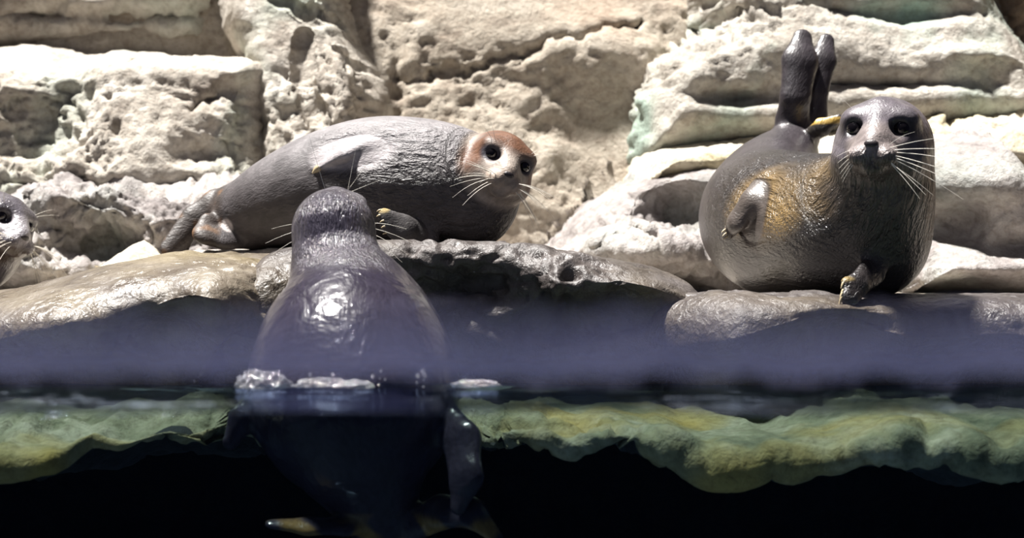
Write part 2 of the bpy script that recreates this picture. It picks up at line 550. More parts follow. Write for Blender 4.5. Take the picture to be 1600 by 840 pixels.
sv = sv + sn * (rock_noise(sv, 0.020, 41.0, 0.9, 1.0))[:, None]
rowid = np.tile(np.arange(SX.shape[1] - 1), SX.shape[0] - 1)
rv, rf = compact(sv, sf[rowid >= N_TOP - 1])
tag(link('pool_wall', make_mesh('pool_wall', rv, rf, M_BED_SHADE)), kind='structure')  # shade of the recess is put into this wall's colour
sv, sf = compact(sv, sf[rowid < N_TOP - 1])
sc_ = np.array([0, 3.6, -1.25])
tag(link('submerged_shelf', make_mesh('submerged_shelf', sv - sc_, sf, M_SHELF), None, tuple(sc_)),
    'green algae covered rock shelf under the water', 'rock shelf', kind='structure')
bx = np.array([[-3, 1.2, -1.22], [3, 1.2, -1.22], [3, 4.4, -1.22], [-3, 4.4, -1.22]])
tag(link('pool_floor', make_mesh('pool_floor', bx, [[0, 1, 2, 3]], M_BED_SHADE)), kind='structure')

# ------------------------------------------------------------------ water
GLASS_Y = 1.63
WATER_TINT = (0.46, 0.53, 0.53, 1)


def water_material():
    t = NT('pool_water')
    co = t.coords((1.0, 0.55, 1.0))
    h1 = t.noise(co, 5.0, 3, 0.5, 0.4)
    h2 = t.noise(co, 19.0, 2, 0.5, 0.2)
    n = t.bump(h1, 0.5, 0.03)
    n = t.bump(h2, 0.35, 0.006, n)
    fr = t.n('ShaderNodeFresnel', i_IOR=1.33)
    t.l(n, fr.inputs['Normal'])
    gl = t.n('ShaderNodeBsdfGlossy', i_Roughness=0.04)
    gl.inputs[0].default_value = (0.55, 0.70, 1.0, 1)
    t.l(n, gl.inputs['Normal'])
    tr = t.n('ShaderNodeBsdfTransparent')
    tr.inputs[0].default_value = WATER_TINT
    mx = t.n('ShaderNodeMixShader')
    t.l(fr.outputs[0], mx.inputs[0])
    t.l(tr.outputs[0], mx.inputs[1])
    t.l(gl.outputs[0], mx.inputs[2])
    return t.surface(mx.outputs[0])


M_WATER = water_material()
wx = np.arange(-2.55, 2.56, 0.03)
wy = np.concatenate([[GLASS_Y], np.arange(GLASS_Y + 0.03, 4.2, 0.03)])
WX, WY = np.meshgrid(wx, wy, indexing='ij')
q = np.stack([WX.ravel() * 3, WY.ravel() * 2.2, 0 * WX.ravel()], 1)
WZ = (0.005 * perlin(q) + 0.003 * perlin(q * 2.7 + 9)).reshape(WX.shape)
cb = P(553, 600, 3.55)
rr = np.hypot(WX - cb[0], WY - cb[1])
WZ = WZ + 0.010 * np.cos((rr - 0.26) * 42) * np.exp(-np.clip(rr - 0.26, 0, 9) * 5.5)
i2 = np.arange(WX.size).reshape(WX.shape)
wf = [np.stack([i2[:-1, :-1], i2[1:, :-1], i2[1:, 1:], i2[:-1, 1:]], -1).reshape(-1, 4)]
wv = np.stack([WX.ravel(), WY.ravel(), WZ.ravel()], 1)
nb = len(wv)
rim = np.concatenate([i2[:, 0], i2[-1, 1:], i2[::-1, -1][1:], i2[0, ::-1][1:-1]])
low = wv[rim].copy()
low[:, 2] = -1.2
wv = np.concatenate([wv, low, [[0, 2.9, -1.2]]])
k = len(rim)
ar = np.arange(k)
nx_ = (ar + 1) % k
wf.append(np.stack([rim[ar], nb + ar, nb + nx_, rim[nx_]], 1))
me_f = np.concatenate(wf)
wat_me = bpy.data.meshes.new('pool_water')
wat_me.from_pydata([tuple(p) for p in wv], [], [tuple(int(q_) for q_ in f) for f in me_f] + [(int(nb + nx_[a]), int(nb + a), int(nb + k)) for a in range(k)])
wat_me.polygons.foreach_set('use_smooth', np.array([i < len(wf[0]) for i in range(len(wat_me.polygons))]))
wat_me.materials.append(M_WATER)
wat_me.update()
tag(link('pool_water', wat_me), 'dark blue-green pool water with a rippled surface and bright glints', 'water', kind='stuff')


def film_material():
    """water clinging to the viewing glass: a pale scattering film, dense low down and thin at its top"""
    t = NT('clinging_water_film')
    co = t.coords()
    sep = t.n('ShaderNodeSeparateXYZ')
    t.l(co, sep.inputs[0])
    nz = t.noise(t.coords((1.0, 1.0, 0.4)), 14.0, 3, 0.5)
    off = t.math('MULTIPLY', t.math('SUBTRACT', nz, 0.5), 0.035)
    z = t.math('ADD', sep.outputs[2], off)
    up = t.ramp(t.math('MULTIPLY', z, 8.0), [(0.22, (0, 0, 0)), (0.40, (0.38,) * 3), (0.56, (0.30,) * 3), (0.96, (0, 0, 0))])
    nd = t.n('ShaderNodeBsdfDiffuse')
    nd.inputs[0].default_value = (0.52, 0.52, 0.80, 1)
    ts = t.n('ShaderNodeBsdfTranslucent')
    ts.inputs[0].default_value = (0.52, 0.52, 0.80, 1)
    m1 = t.n('ShaderNodeMixShader', i_0=0.5)
    t.l(nd.outputs[0], m1.inputs[1])
    t.l(ts.outputs[0], m1.inputs[2])
    tr = t.n('ShaderNodeBsdfTransparent')
    m2 = t.n('ShaderNodeMixShader')
    t.l(up, m2.inputs[0])
    t.l(tr.outputs[0], m2.inputs[1])
    t.l(m1.outputs[0], m2.inputs[2])
    return t.surface(m2.outputs[0])


fx = np.linspace(-1.5, 1.5, 160)
fz = np.linspace(0.018, 0.132, 8)
FX, FZ = np.meshgrid(fx, fz, indexing='ij')
edge = (FZ - 0.018) / 0.114
FZ = FZ + edge * (0.006 * np.sin(FX * 9) + 0.004 * np.sin(FX * 23 + 1))
front = np.stack([FX.ravel(), 0 * FX.ravel() + GLASS_Y + 0.004 + 0.001 * np.sin(FX.ravel() * 30), FZ.ravel()], 1)
rear = front + np.array([0, 0.002, 0])
i2 = np.arange(FX.size).reshape(FX.shape)
ff = np.stack([i2[:-1, :-1], i2[1:, :-1], i2[1:, 1:], i2[:-1, 1:]], -1).reshape(-1, 4)
rim = np.concatenate([i2[:, 0], i2[-1, 1:], i2[::-1, -1][1:], i2[0, ::-1][1:-1]])
nb = len(front)
side = np.stack([rim, nb + rim, nb + np.roll(rim, -1), np.roll(rim, -1)], 1)
fa = np.concatenate([ff, ff[:, ::-1] + nb, side])
tag(link('water_film', make_mesh('water_film', np.concatenate([front, rear]), fa, film_material())),
    'misty bluish film of water clinging to the viewing glass above the waterline', 'water film', kind='stuff')


# ------------------------------------------------------------------ seals
class Field:
    def __init__(self, lo, hi, h):
        self.lo = np.array(lo, float)
        self.h = h
        n = np.ceil((np.array(hi) - self.lo) / h).astype(int) + 1
        self.ax = [(self.lo[i] + np.arange(n[i]) * h).astype(np.float32) for i in range(3)]
        self.D = np.full(n, 0.5, np.float32)

    def sub(self, c, r):
        sl = []
        for i in range(3):
            a = int(max(0, math.floor((c[i] - r - self.lo[i]) / self.h)))
            b = int(min(self.D.shape[i], math.ceil((c[i] + r - self.lo[i]) / self.h) + 1))
            if b <= a:
                return None
            sl.append(slice(a, b))
        sl = tuple(sl)
        return sl, self.ax[0][sl[0]][:, None, None], self.ax[1][sl[1]][None, :, None], self.ax[2][sl[2]][None, None, :]

    def op(self, fn, c, r, k=0.0, cut=False):
        s = self.sub(c, r + k + 0.03)
        if s is None:
            return
        sl, x, y, z = s
        d = fn(x, y, z).astype(np.float32)
        D = self.D[sl]
        if cut:
            d = -d
            if k > 0:
                h = np.clip(0.5 - 0.5 * (D - d) / k, 0, 1)
                self.D[sl] = D * (1 - h) + d * h + k * h * (1 - h)
            else:
                self.D[sl] = np.maximum(D, d)
        elif k > 0:
            h = np.clip(0.5 + 0.5 * (D - d) / k, 0, 1)
            self.D[sl] = D * (1 - h) + d * h - k * h * (1 - h)
        else:
            self.D[sl] = np.minimum(D, d)

    def sphere(self, c, r, k=0.0, cut=False):
        self.op(lambda x, y, z: np.sqrt((x - c[0]) ** 2 + (y - c[1]) ** 2 + (z - c[2]) ** 2) - r, c, r, k, cut)

    def ellipsoid(self, c, rad, A, k=0.0, cut=False):
        def fn(x, y, z):
            dx, dy, dz = x - c[0], y - c[1], z - c[2]
            k0 = 0
            k1 = 0
            for i in range(3):
                qi = A[i][0] * dx + A[i][1] * dy + A[i][2] * dz
                k0 = k0 + (qi / rad[i]) ** 2
                k1 = k1 + (qi / rad[i] ** 2) ** 2
            k0 = np.sqrt(k0)
            k1 = np.sqrt(k1) + 1e-9
            return k0 * (k0 - 1) / k1
        self.op(fn, c, max(rad), k, cut)

    def cone(self, a, b, ra, rb, k=0.0, n=None, flat=1.0, cut=False):
        a = np.asarray(a, float)
        b = np.asarray(b, float)
        ab = b - a
        L2 = float(ab @ ab)

        def fn(x, y, z):
            dx, dy, dz = x - a[0], y - a[1], z - a[2]
            t = np.clip((dx * ab[0] + dy * ab[1] + dz * ab[2]) / L2, 0, 1)
            dx = dx - t * ab[0]
            dy = dy - t * ab[1]
            dz = dz - t * ab[2]
            r2 = dx * dx + dy * dy + dz * dz
            if n is not None:
                e = dx * n[0] + dy * n[1] + dz * n[2]
                r2 = r2 + e * e * (1 / flat ** 2 - 1)
            return (np.sqrt(r2) - (ra + t * (rb - ra))) * (flat if n is not None else 1.0)
        self.op(fn, (a + b) / 2, math.sqrt(L2) / 2 + max(ra, rb), k, cut)

    def flipper(self, pts, radii, n, flat, k_root, k=0.006):
        n = unit(n)
        for i in range(len(pts) - 1):
            self.cone(pts[i], pts[i + 1], radii[i], radii[i + 1], k_root if i == 0 else k, n, flat)


def surface_nets(F, smooth=2):
    D = F.D
    ins = D < 0
    c = np.zeros(tuple(s - 1 for s in D.shape), np.int8)
    for a in (0, 1):
        for b in (0, 1):
            for d in (0, 1):
                c += ins[a:D.shape[0] - 1 + a, b:D.shape[1] - 1 + b, d:D.shape[2] - 1 + d]
    m = (c > 0) & (c < 8)
    I, J, K = np.nonzero(m)
    idx = np.full(m.shape, -1, np.int32)
    idx[I, J, K] = np.arange(len(I))
    acc = np.zeros((len(I), 3))
    cnt = np.zeros(len(I))
    cor = {(a, b, d): D[I + a, J + b, K + d] for a in (0, 1) for b in (0, 1) for d in (0, 1)}
    for axis in range(3):
        for u in (0, 1):
            for w in (0, 1):
                p0 = [0, 0, 0]
                o = [i for i in range(3) if i != axis]
                p0[o[0]] = u
                p0[o[1]] = w
                p1 = list(p0)
                p1[axis] = 1
                v0, v1 = cor[tuple(p0)], cor[tuple(p1)]
                s = (v0 < 0) != (v1 < 0)
                t = np.where(s, v0 / np.where(s, v0 - v1, 1), 0)
                pos = np.zeros((len(I), 3)) + np.array(p0)
                pos[:, axis] += t
                acc += pos * s[:, None]
                cnt += s
    V = F.lo + (np.stack([I, J, K], 1) + acc / cnt[:, None]) * F.h
    faces = []
    for axis in range(3):
        o = [(axis + 1) % 3, (axis + 2) % 3]
        s0 = [slice(None)] * 3
        s1 = [slice(None)] * 3
        s0[axis] = slice(0, -1)
        s1[axis] = slice(1, None)
        a, b = ins[tuple(s0)], ins[tuple(s1)]
        E = np.argwhere(a != b)
        sign = a[tuple(E.T)]
        ok = np.ones(len(E), bool)
        for x in o:
            ok &= (E[:, x] > 0) & (E[:, x] < m.shape[x])
        E, sign = E[ok], sign[ok]
        qd = []
        for du, dw in ((-1, -1), (0, -1), (0, 0), (-1, 0)):
            e = E.copy()
            e[:, o[0]] += du
            e[:, o[1]] += dw
            qd.append(idx[e[:, 0], e[:, 1], e[:, 2]])
        qd = np.stack(qd, 1)
        qd[~sign] = qd[~sign][:, ::-1]
        faces.append(qd)
    Fc = np.concatenate(faces)
    e = np.concatenate([Fc[:, [0, 1]], Fc[:, [1, 2]], Fc[:, [2, 3]], Fc[:, [3, 0]]])
    for _ in range(smooth):
        S = np.zeros_like(V)
        N = np.bincount(e.ravel(), minlength=len(V)).astype(float)
        for cix in range(3):
            S[:, cix] = np.bincount(e[:, 0], V[e[:, 1], cix], len(V)) + np.bincount(e[:, 1], V[e[:, 0], cix], len(V))
        V = 0.45 * V + 0.55 * S / N[:, None]
    return V, Fc


def catmull(pts, n):
    pts = np.array(pts, float)
    ext = np.concatenate([[2 * pts[0] - pts[1]], pts, [2 * pts[-1] - pts[-2]]])
    out = []
    m = len(pts) - 1
    for t in np.linspace(0, m, n):
        i = min(int(t), m - 1)
        u = t - i
        p0, p1, p2, p3 = ext[i:i + 4]
        out.append(0.5 * (2 * p1 + (p2 - p0) * u + (2 * p0 - 5 * p1 + 4 * p2 - p3) * u * u + (3 * p1 - p0 - 3 * p2 + p3) * u ** 3))
    return np.array(out)


def head_frame(F, roll_deg):
    F = unit(F)
    Rt = unit(np.cross(F, (0, 0, 1)))
    U = np.cross(Rt, F)
    r = math.radians(roll_deg)
    U2 = math.cos(r) * U - math.sin(r) * Rt
    R2 = np.cross(F, U2)
    return np.stack([R2, F, U2])          # rows: side, forward, up


def seal_fur(name, rough=0.42, coat=0.35, coat_rough=0.22, bump=0.6, tuft=(9, 46, 46), tuft_scale=1.0, fold=0.10, mottle=0.25, spec=0.5, fuzz=0.4):
    t = NT(name)
    col = t.n('ShaderNodeAttribute', attribute_name='fur_colour').outputs['Color']
    fl = t.coords(tuft, 'flow')
    big = t.noise(t.coords(), 16.0, 4, 0.6)
    mot = t.ramp(big, [(0.3, (1 - mottle,) * 3), (0.7, (1 + mottle,) * 3)])
    base = t.mix(1.0, col, mot, 'MULTIPLY')
    strand = t.noise(fl, tuft_scale, 3, 0.6, 0.5)
    st = t.ramp(strand, [(0.35, (0.72,) * 3), (0.62, (1.15,) * 3)])
    base = t.mix(0.8, base, st, 'MULTIPLY')
    b = t.n('ShaderNodeBsdfPrincipled')
    t.l(base, b.inputs['Base Color'])
    b.inputs['Roughness'].default_value = rough
    b.inputs['Coat Weight'].default_value = coat
    b.inputs['Coat Roughness'].default_value = coat_rough
    b.inputs['Specular IOR Level'].default_value = spec
    amt = t.n('ShaderNodeAttribute', attribute_name='tuft').outputs['Fac']
    hs = t.math('MULTIPLY', strand, amt)
    n0 = t.bump(t.noise(t.coords(), 11.0, 3, 0.55, 0.4), fold, 0.05)
    n1 = t.bump(hs, bump, 0.02, n0)
    fl2 = t.coords((tuft[0] * 4, tuft[1] * 4, tuft[2] * 4), 'flow')
    n2 = t.bump(t.math('MULTIPLY', t.noise(fl2, tuft_scale, 2, 0.5), t.math('ADD', amt, fuzz)), 0.45, 0.006, n1)
    t.l(n2, b.inputs['Normal'])
    t.l(n2, b.inputs['Coat Normal'])
    return t.surface(b.outputs[0])


def simple(name, color, rough=0.4, coat=0.0, spec=0.5, bump=0.0, scale=60):
    t = NT(name)
    co = t.coords()
    v = t.ramp(t.noise(co, scale, 3), [(0.3, tuple(c * 0.8 for c in color)), (0.7, tuple(min(1, c * 1.15) for c in color))])
    b = t.n('ShaderNodeBsdfPrincipled')
    t.l(v, b.inputs['Base Color'])
    b.inputs['Roughness'].default_value = rough
    b.inputs['Coat Weight'].default_value = coat
    b.inputs['Coat Roughness'].default_value = 0.05
    b.inputs['Specular IOR Level'].default_value = spec
    if bump:
        t.l(t.bump(t.noise(co, scale * 2, 3), bump, 0.003), b.inputs['Normal'])
    return t.surface(b.outputs[0])


M_EYE = simple('wet_dark_eye', (0.006, 0.005, 0.006), 0.08, 1.0)
M_NOSE = simple('dark_nose', (0.035, 0.028, 0.03), 0.35, 0.4, bump=0.4, scale=200)
M_WHISK = simple('pale_whisker', (0.72, 0.68, 0.60), 0.35)
M_CLAW = simple('pale_claw', (0.42, 0.34, 0.21), 0.4)


def tube_mesh(path, radii, sides=5):
    path = np.asarray(path)
    n = len(path)
    tang = np.gradient(path, axis=0)
    tang /= np.linalg.norm(tang, axis=1)[:, None] + 1e-9
    ref = np.array([0.3, 0.2, 0.93])
    v = []
    for i in range(n):
        s = unit(np.cross(tang[i], ref))
        u = np.cross(tang[i], s)
        for k_ in range(sides):
            a = 2 * math.pi * k_ / sides
            v.append(path[i] + radii[i] * (math.cos(a) * s + math.sin(a) * u))
    f = [[i * sides + k_, i * sides + (k_ + 1) % sides, (i + 1) * sides + (k_ + 1) % sides, (i + 1) * sides + k_] for i in range(n - 1) for k_ in range(sides)]
    return np.array(v), np.array(f)


def uv_ball(rad, A, nu=20, nv=12):
    v, f = [], []
    for j in range(nv + 1):
        th = math.pi * j / nv
        for i in range(nu):
            a = 2 * math.pi * i / nu
            l = np.array([rad[0] * math.sin(th) * math.cos(a), rad[1] * math.sin(th) * math.sin(a), rad[2] * math.cos(th)])
            v.append(l @ A)
    for j in range(nv):
        for i in range(nu):
            f.append([j * nu + i, j * nu + (i + 1) % nu, (j + 1) * nu + (i + 1) % nu, (j + 1) * nu + i])
    return np.array(v), np.array(f)[:, ::-1]


class Seal:
    def __init__(self, base, lo, hi, h=0.005):
        self.base = np.asarray(base, float)
        self.F = Field(lo, hi, h)

    def body(self, st, k=0.0, n=110):
        """st: (px, py, radius_px, Y) along the spine from tail to neck"""
        pts = [np.append(P(a, b, Y), R_(r, Y)) for a, b, r, Y in st]
        c = catmull(pts, n)
        xyz, r = c[:, :3], c[:, 3]
        s = np.concatenate([[0], np.cumsum(np.linalg.norm(np.diff(xyz, axis=0), axis=1))])
        dr = np.clip(np.gradient(r, s), -0.9, 0.9)
        tg = np.gradient(xyz, s, axis=0)
        tg /= np.linalg.norm(tg, axis=1)[:, None]
        # spheres whose envelope is the wanted profile
        for i in range(n):
            e = 1.0 / math.sqrt(1 + dr[i] ** 2)
            cen = xyz[i] + tg[i] * r[i] * dr[i] * 0.6
            self.F.sphere(cen, r[i] * (1 + 0.18 * (1 / e - 1)), k)
        self.spine, self.s, self.tg = xyz, s, tg

    def head(self, c, Fv, roll, s, k_neck=0.05, mouth=True):
        A = head_frame(Fv, roll)
        self.A, self.hc, self.hs = A, np.asarray(c, float), s
        F = self.F

        def W(l):
            return self.hc + s * (np.asarray(l, float) @ A)
        self.W = W

        def ell(l, r, k, cut=False, rot=None):
            F.ellipsoid(W(l), [q * s for q in r], A if rot is None else rot @ A, k * s, cut)
        ell((0, -0.005, 0.0), (0.098, 0.118, 0.093), k_neck / s)
        ell((0, 0.062, -0.016), (0.079, 0.078, 0.070), 0.03)
        ell((0, 0.122, -0.030), (0.049, 0.056, 0.039), 0.03)
        F.cone(W((0, 0.06, 0.052)), W((0, 0.158, -0.004)), 0.034 * s, 0.019 * s, 0.03 * s)
        for sx_ in (-1, 1):
            ell((sx_ * 0.050, 0.072, 0.044), (0.030, 0.030, 0.022), 0.03)             # brow
            ell((sx_ * 0.0490, 0.116, 0.022), (0.023, 0.018, 0.0175), 0.012, True)      # eye socket
            ell((sx_ * 0.060, 0.050, -0.045), (0.036, 0.045, 0.034), 0.03)            # cheek
            ell((sx_ * 0.0250, 0.158, -0.037), (0.0290, 0.029, 0.0240), 0.008)        # whisker pad
        ell((0, 0.142, -0.062), (0.029, 0.034, 0.020), 0.012)                         # chin
        if mouth:
            for sx_ in (-1, 1):
                F.cone(W((0, 0.186, -0.050)), W((sx_ * 0.022, 0.178, -0.060)), 0.0028 * s, 0.0032 * s, 0.004 * s, cut=True)
                F.cone(W((sx_ * 0.022, 0.178, -0.060)), W((sx_ * 0.046, 0.140, -0.056)), 0.0035 * s, 0.003 * s, 0.004 * s, cut=True)
            F.cone(W((0, 0.196, -0.022)), W((0, 0.194, -0.052)), 0.0026 * s, 0.0026 * s, 0.004 * s, cut=True)   # groove under nose
        ell((0, 0.170, -0.014), (0.0175, 0.013, 0.014), 0.010)                        # nose lump
        for sx_ in (-1, 1):
            F.cone(W((sx_ * 0.0055, 0.193, -0.016)), W((sx_ * 0.0125, 0.186, -0.004)), 0.003 * s, 0.003 * s, 0.003 * s, cut=True)
            F.sphere(W((sx_ * 0.096, -0.005, 0.016)), 0.007 * s, 0.006 * s, cut=True)   # ear opening

    def finish(self, name, label, mat, colour, tuft, smooth=2, cat='seal', nose=True):
        root = bpy.data.objects.new(name, None)
        root.empty_display_size = 0.1
        root.location = tuple(self.base)
        COL.objects.link(root)
        tag(root, label, cat)
        V, Fc = surface_nets(self.F, smooth)
        self.V = V
        # nearest spine station of each vertex -> fur flow coordinates
        best = np.full(len(V), 9e9)
        bi = np.zeros(len(V), int)
        for i in range(len(self.spine)):
            d = ((V - self.spine[i]) ** 2).sum(1)
            u = d < best
            best[u] = d[u]
            bi[u] = i
        off = V - self.spine[bi]
        al = (off * self.tg[bi]).sum(1)
        up = np.cross(self.tg[bi], np.array([0.1, 1.0, 0.05]))
        up /= np.linalg.norm(up, axis=1)[:, None] + 1e-9
        sd = np.cross(self.tg[bi], up)
        flow = np.stack([self.s[bi] + al, (off * up).sum(1), (off * sd).sum(1)], 1)
        hl = (V - self.hc) @ self.A.T / self.hs
        me = make_mesh('body', V - self.base, Fc, mat)
        colr = np.clip(colour(V, hl, flow), 0, 1)
        a = me.color_attributes.new('fur_colour', 'FLOAT_COLOR', 'POINT')
        a.data.foreach_set('color', np.concatenate([colr, np.ones((len(V), 1))], 1).astype(np.float32).ravel())
        a = me.attributes.new('flow', 'FLOAT_VECTOR', 'POINT')
        a.data.foreach_set('vector', flow.astype(np.float32).ravel())
        a = me.attributes.new('tuft', 'FLOAT', 'POINT')
        a.data.foreach_set('value', tuft(V, hl, flow).astype(np.float32))
        self.bodyobj = link('body', me, root)
        self.root = root
        for sx_ in (-1, 1):
            ev, ef = uv_ball([0.0195 * self.hs] * 3, self.A)
            c = self.W((sx_ * 0.0480, 0.0900, 0.0215)) - self.base
            link('eye', make_mesh('eye', ev, ef, M_EYE), root, tuple(c))
        if nose:
            nv, nf = uv_ball([0.0155 * self.hs, 0.0080 * self.hs, 0.0100 * self.hs], self.A)
            nv = nv + 0.0035 * self.hs * np.clip(nv @ self.A[2] / (0.012 * self.hs), -1, 1)[:, None] * 0
            link('nose', make_mesh('nose', nv, nf, M_NOSE), root, tuple(self.W((0, 0.1785, -0.0130)) - self.base))
        return root

    def hair(self, a, d, L, sag=0.2, r=0.0010, name='whisker', bend=None):
        """one whisker from head-local point a, head-local direction d"""
        p0 = self.W(a)
        d = unit(np.asarray(d, float) @ self.A)
        bd = np.array([0, 0, -1.0]) if bend is None else unit(np.asarray(bend, float) @ self.A)
        t = np.linspace(0, 1, 7)[:, None]
        path = p0 + d * L * t + bd * sag * L * t ** 2
        c = p0
        v, f = tube_mesh(path - c, [r * (1 - 0.75 * q_) for q_ in t[:, 0]], 4)
        return link(name, make_mesh(name, v, f, M_WHISK), self.root, tuple(c - self.base))

    def whiskers(self, n=9, L=0.11, sides=(-1, 1), seed=1, brow=True, sag=0.25, down=0.0):
        rg = random.Random(seed)
        for sx_ in sides:
            for i in range(n):
                row, colm = i % 3, i // 3
                a = (sx_ * (0.030 + 0.008 * colm), 0.178 - 0.010 * colm, -0.026 - 0.010 * row)
                d = (sx_ * (0.75 + 0.25 * rg.random()), 0.42 - 0.28 * colm + 0.2 * rg.random(), 0.12 - 0.38 * row - down + 0.2 * rg.random())
                self.hair(a, d, L * (0.6 + 0.55 * rg.random()) * self.hs, sag * (0.5 + rg.random()))
            if brow:
                for i in range(2):
                    self.hair((sx_ * (0.052 + 0.01 * i), 0.092, 0.058), (sx_ * (0.5 + 0.4 * i), 0.25, 0.7), 0.07 * self.hs, 0.2, 0.0007)

    def claw(self, a, d, L=0.022, r=0.004):
        a = np.asarray(a, float)
        a = self.V[((self.V - a) ** 2).sum(1).argmin()]
        t = np.linspace(-0.25, 1, 6)[:, None]
        path = unit(d) * L * t + np.array([0, 0, -1]) * 0.3 * L * t ** 2
        v, f = tube_mesh(path, [r * (1 - 0.85 * max(q_, 0) ** 1.5) for q_ in t[:, 0]], 6)
        return link('claw', make_mesh('claw', v, f, M_CLAW), self.root, tuple(a - self.base))


def lerp(a, b, t):
    t = np.clip(t, 0, 1)[:, None]
    return np.asarray(a) * (1 - t) + np.asarray(b) * t


def blob(p, c, r, soft=0.5):
    """1 inside an ellipsoid, falling to 0 outside"""
    d = np.sqrt((((p - np.asarray(c)) / np.asarray(r)) ** 2).sum(1))
    return np.clip((1 + soft - d) / soft, 0, 1)


def bbox_px(x0, y0, x1, y1, ya, yb):
    a = [P(x, y, Y) for x in (x0, x1) for y in (y0, y1) for Y in (ya, yb)]
    return np.min(a, 0), np.max(a, 0)


# ---- the seal lying on its side on the middle ledge
lo, hi = bbox_px(235, 165, 860, 420, 4.12, 4.85)
s = Seal(P(570, 392, 4.5), lo, hi, 0.005)
s.body([(366, 338, 46, 4.62), (392, 332, 58, 4.60), (440, 316, 75, 4.57), (510, 298, 93, 4.53), (585, 287, 103, 4.50), (655, 286, 101, 4.46), (715, 290, 92, 4.42), (752, 288, 76, 4.38), (772, 272, 56, 4.35)])
s.F.cone(P(742, 330, 4.40), P(738, 300, 4.40), R_(56, 4.4), R_(60, 4.4), 0.04)
s.head(P(779, 257, 4.35), (0.19, -0.96, -0.21), 20, 1.0, k_neck=0.018)
# hind flippers
s.F.flipper([P(385, 305, 4.60), P(340, 318, 4.62), P(308, 338, 4.60), P(262, 388, 4.55)], [R_(30, 4.6), R_(24, 4.6), R_(20, 4.6), R_(13, 4.55)], (0.30, -0.85, 0.35), 0.45, 0.02)
s.F.cone(P(300, 345, 4.60), P(275, 388, 4.57), R_(16, 4.6), R_(19, 4.57), 0.01, unit((0.3, -0.9, 0.2)), 0.35)
s.F.flipper([P(388, 372, 4.58), P(350, 372, 4.52), P(322, 366, 4.50)], [R_(22, 4.5), R_(22, 4.5), R_(22, 4.5)], (0.3, -0.6, 0.6), 0.5, 0.02)
s.F.flipper([P(360, 340, 4.60), P(325, 346, 4.53), P(312, 368, 4.50)], [R_(16, 4.5), R_(13, 4.5), R_(11, 4.5)], (0.3, -0.8, 0.3), 0.5, 0.012)
s.F.cone(P(362, 331, 4.55), P(372, 326, 4.55), R_(7, 4.55), R_(10, 4.55), 0.006)
s.F.cone(P(360, 354, 4.54), P(372, 354, 4.54), R_(9, 4.54), R_(13, 4.54), 0.006)
# upper fore flipper laid back over the flank
s.F.flipper([P(612, 216, 4.38), P(575, 222, 4.36), P(540, 238, 4.34), P(496, 262, 4.36)], [R_(24, 4.36), R_(23, 4.36), R_(20, 4.34), R_(10, 4.36)], (-0.3, -0.45, 0.85), 0.55, 0.02)
# lower fore flipper sticking out from the belly
s.F.flipper([P(662, 372, 4.31), P(630, 355, 4.26), P(601, 334, 4.24)], [R_(26, 4.3), R_(21, 4.26), R_(11, 4.24)], (0.25, -0.9, 0.25), 0.38, 0.02)
s.F.cone(P(640, 374, 4.28), P(604, 352, 4.24), R_(20, 4.28), R_(11, 4.24), 0.01, unit((0.25, -0.9, 0.25)), 0.35)


def colA(V, h, fl):
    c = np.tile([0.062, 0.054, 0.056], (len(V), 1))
    top = (V[:, 2] - 0.55) / 0.18  # overhead light put into the coat colour: paler on top, darker below
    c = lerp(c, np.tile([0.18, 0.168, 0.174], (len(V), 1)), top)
    hd = np.clip((blob(h, (0, 0.03, 0), (0.115, 0.16, 0.115), 0.15)), 0, 1)
    c = lerp(c, np.tile([0.25, 0.21, 0.18], (len(V), 1)), hd)
    cap = blob(h, (0, 0.045, 0.080), (0.075, 0.075, 0.040), 0.7)
    side = np.maximum(blob(h, (0.085, 0.062, 0.01), (0.03, 0.032, 0.055), 0.8), blob(h, (-0.085, 0.062, 0.01), (0.03, 0.032, 0.055), 0.8))
    c = lerp(c, np.tile([0.100, 0.038, 0.015], (len(V), 1)), np.maximum(cap, side) * 0.95)
    eye = np.maximum(blob(h, (0.049, 0.095, 0.022), (0.025, 0.028, 0.020), 0.5), blob(h, (-0.049, 0.095, 0.022), (0.025, 0.028, 0.020), 0.5))
    c = lerp(c, np.tile([0.035, 0.03, 0.04], (len(V), 1)), eye)
    muz = blob(h, (0, 0.165, -0.03), (0.05, 0.035, 0.03), 0.4)
    c = lerp(c, np.tile([0.33, 0.26, 0.21], (len(V), 1)), muz)
    # orange-brown tips of the hind flippers, pale tail lobes
    hf = np.clip((P(352, 0, 4.55)[0] - V[:, 0]) / 0.02, 0, 1)
    n_ = perlin(V * 22 + 3)
    c = lerp(c, np.tile([0.036, 0.026, 0.022], (len(V), 1)), hf)
    c = lerp(c, np.tile([0.14, 0.07, 0.03], (len(V), 1)), hf * np.clip(n_ * 3 - 0.5, 0, 1))
    tl = np.maximum(blob(V, P(361, 331, 4.55), (0.016, 0.03, 0.018), 0.3), blob(V, P(358, 354, 4.54), (0.018, 0.03, 0.024), 0.3))
    c = lerp(c, np.tile([0.55, 0.5, 0.48], (len(V), 1)), tl)
    fp = blob(V, P(545, 236, 4.33), (0.125, 0.06, 0.05), 0.3)
    c = lerp(c, np.tile([0.36, 0.33, 0.34], (len(V), 1)), fp * 0.8)
    lf = blob(V, P(630, 352, 4.25), (0.10, 0.05, 0.06), 0.2)
    c = lerp(c, np.tile([0.06, 0.055, 0.055], (len(V), 1)), lf)
    c = lerp(c, np.tile([0.5, 0.38, 0.17], (len(V), 1)), blob(V, P(597, 327, 4.24), (0.014, 0.03, 0.008), 0.6))
    return c


